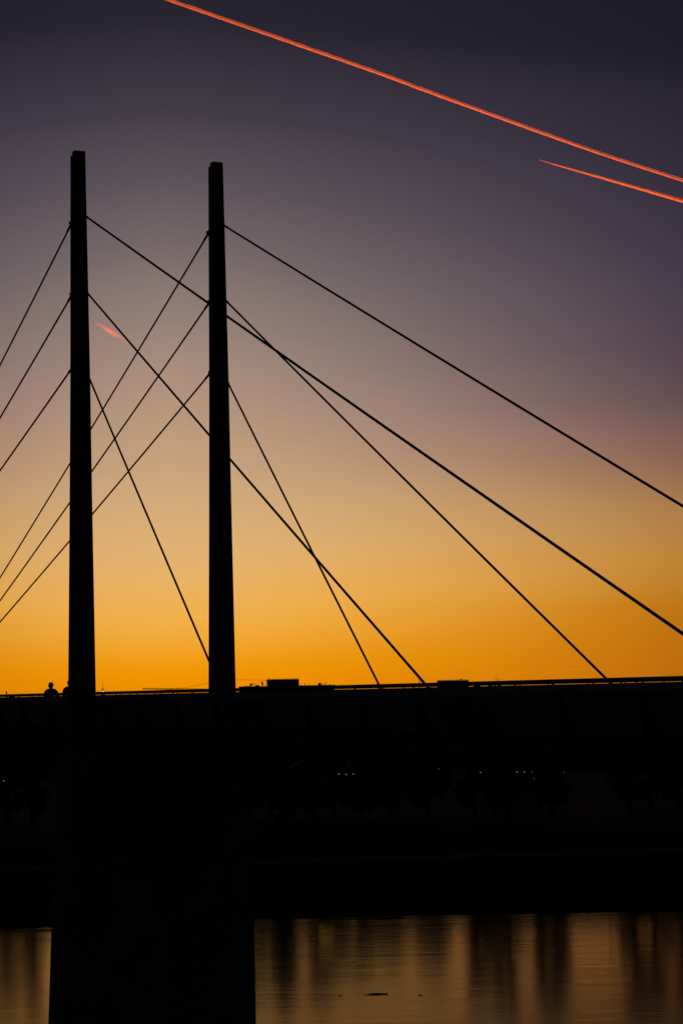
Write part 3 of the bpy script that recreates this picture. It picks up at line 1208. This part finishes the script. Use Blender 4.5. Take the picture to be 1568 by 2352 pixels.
# jet airliner at the head of the short trail
pj = alt(2014, 597.5, ZC)
hd = (alt(2014, 597.5, ZC) - alt(2100, 623, ZC)).normalized()
t = empty('jet_airliner', pj, math.atan2(hd.y, hd.x))
tag(t, 'tiny dark jet flying at the head of the short contrail', 'aircraft')
k = MB()
k.path([(-32, 0, 1), (-24, 0, .6), (-10, 0, 0), (22, 0, 0), (29, 0, -.3), (32, 0, -.8)], [.5, 2, 3, 3, 2.2, .5], 12)
k.build('fuselage', PLANEM, t, True)
for sg in (-1, 1):
    k = MB()
    k.prism([(8, 2.5 * sg), (-4, 2.5 * sg), (-12, 30 * sg), (-9, 30 * sg)], lambda u_, v_, t_: (u_, v_, t_ + abs(v_) * .08 - 1), -.3, .3)
    k.build('wing', PLANEM, t)
    k = MB()
    k.prism([(-24, 1 * sg), (-29, 1 * sg), (-32, 10 * sg), (-30, 10 * sg)], lambda u_, v_, t_: (u_, v_, t_ + 1), -.2, .2)
    k.build('tailplane', PLANEM, t)
    k = MB()
    k.path([(5, 9.5 * sg, -2.6), (4, 9.5 * sg, -2.6), (0, 9.5 * sg, -2.5), (-1.5, 9.5 * sg, -2.4)], [1.5, 1.7, 1.5, .9], 12)
    k.build('engine', PLANEM, t, True)
k = MB()
k.prism([(-22, 2), (-30, 2), (-33, 11), (-30, 11)], lambda u_, v_, t_: (u_, t_, v_), -.25, .25)
k.build('tail_fin', PLANEM, t)

# pinkish wisp and the faint low trails
V3 = volmat('wisp_vapour', .00022, .6)
t = empty('cloud_wisp', alt(420, 1240, ZC))
tag(t, 'small soft salmon pink cloud wisp beside the near pylon', 'cloud')
o_ = Vector(t.location)
WS = [((345, 1203), (440, 1260), 7), ((372, 1216), (460, 1272), 9), ((395, 1230), (445, 1261), 9), ((365, 1211), (505, 1303), 5), ((398, 1233), (432, 1252), 7)]
for i, (a, b, r_) in enumerate(WS):
    k = MB()
    trail(k, [a, ((a[0] + b[0]) / 2, (a[1] + b[1]) / 2 + (i % 3 - 1) * 1.5), b], (lambda u_, r_=r_: 1.25 * r_ * math.sin(math.pi * min(max(u_, .01), .99)) ** .8), lambda u_: 0, ZC, n_=24, jit=.1, seed=20 + i, wob=1.5)
    k.v = [tuple(Vector(p) - o_) for p in k.v]
    k.build('vapour_puff', V3, t, True)
V4 = volmat('thin_vapour', .0008, .6)
FT = [([(2270, 2198), (2400, 2205), (2600, 2213)], 1.6, 'faint thin contrail low at the right edge above the thickest stay', 5000),
      ([(2100, 2511), (2200, 2512), (2290, 2513)], 1.4, 'faint thin contrail just over the handrail near the right stay foot', 1400),
      ([(700, 2310), (745, 2312), (790, 2315)], 1.4, 'faint thin contrail between the two pylons', 3600)]
for i, (pts, r_, lab, z) in enumerate(FT):
    k = MB()
    trail(k, pts, lambda u_: r_ * (.4 + .6 * math.sin(math.pi * u_)), lambda u_: 0, z, n_=40, jit=.05, seed=40 + i)
    o = k.build('contrail', V4)
    o_ = alt(pts[1][0], pts[1][1], z)
    for vv in o.data.vertices:
        vv.co -= o_
    o.location = o_
    tag(o, lab, 'contrail', 'contrails')

# ------------------------------------------------------------------ render settings
sc.render.engine = 'CYCLES'
sc.view_settings.view_transform = 'Standard'
sc.view_settings.look = 'None'
sc.view_settings.exposure = 0
sc.view_settings.gamma = 1
sc.cycles.max_bounces = 6
sc.cycles.transparent_max_bounces = 64
sc.cycles.volume_bounces = 1
sc.cycles.use_denoising = True
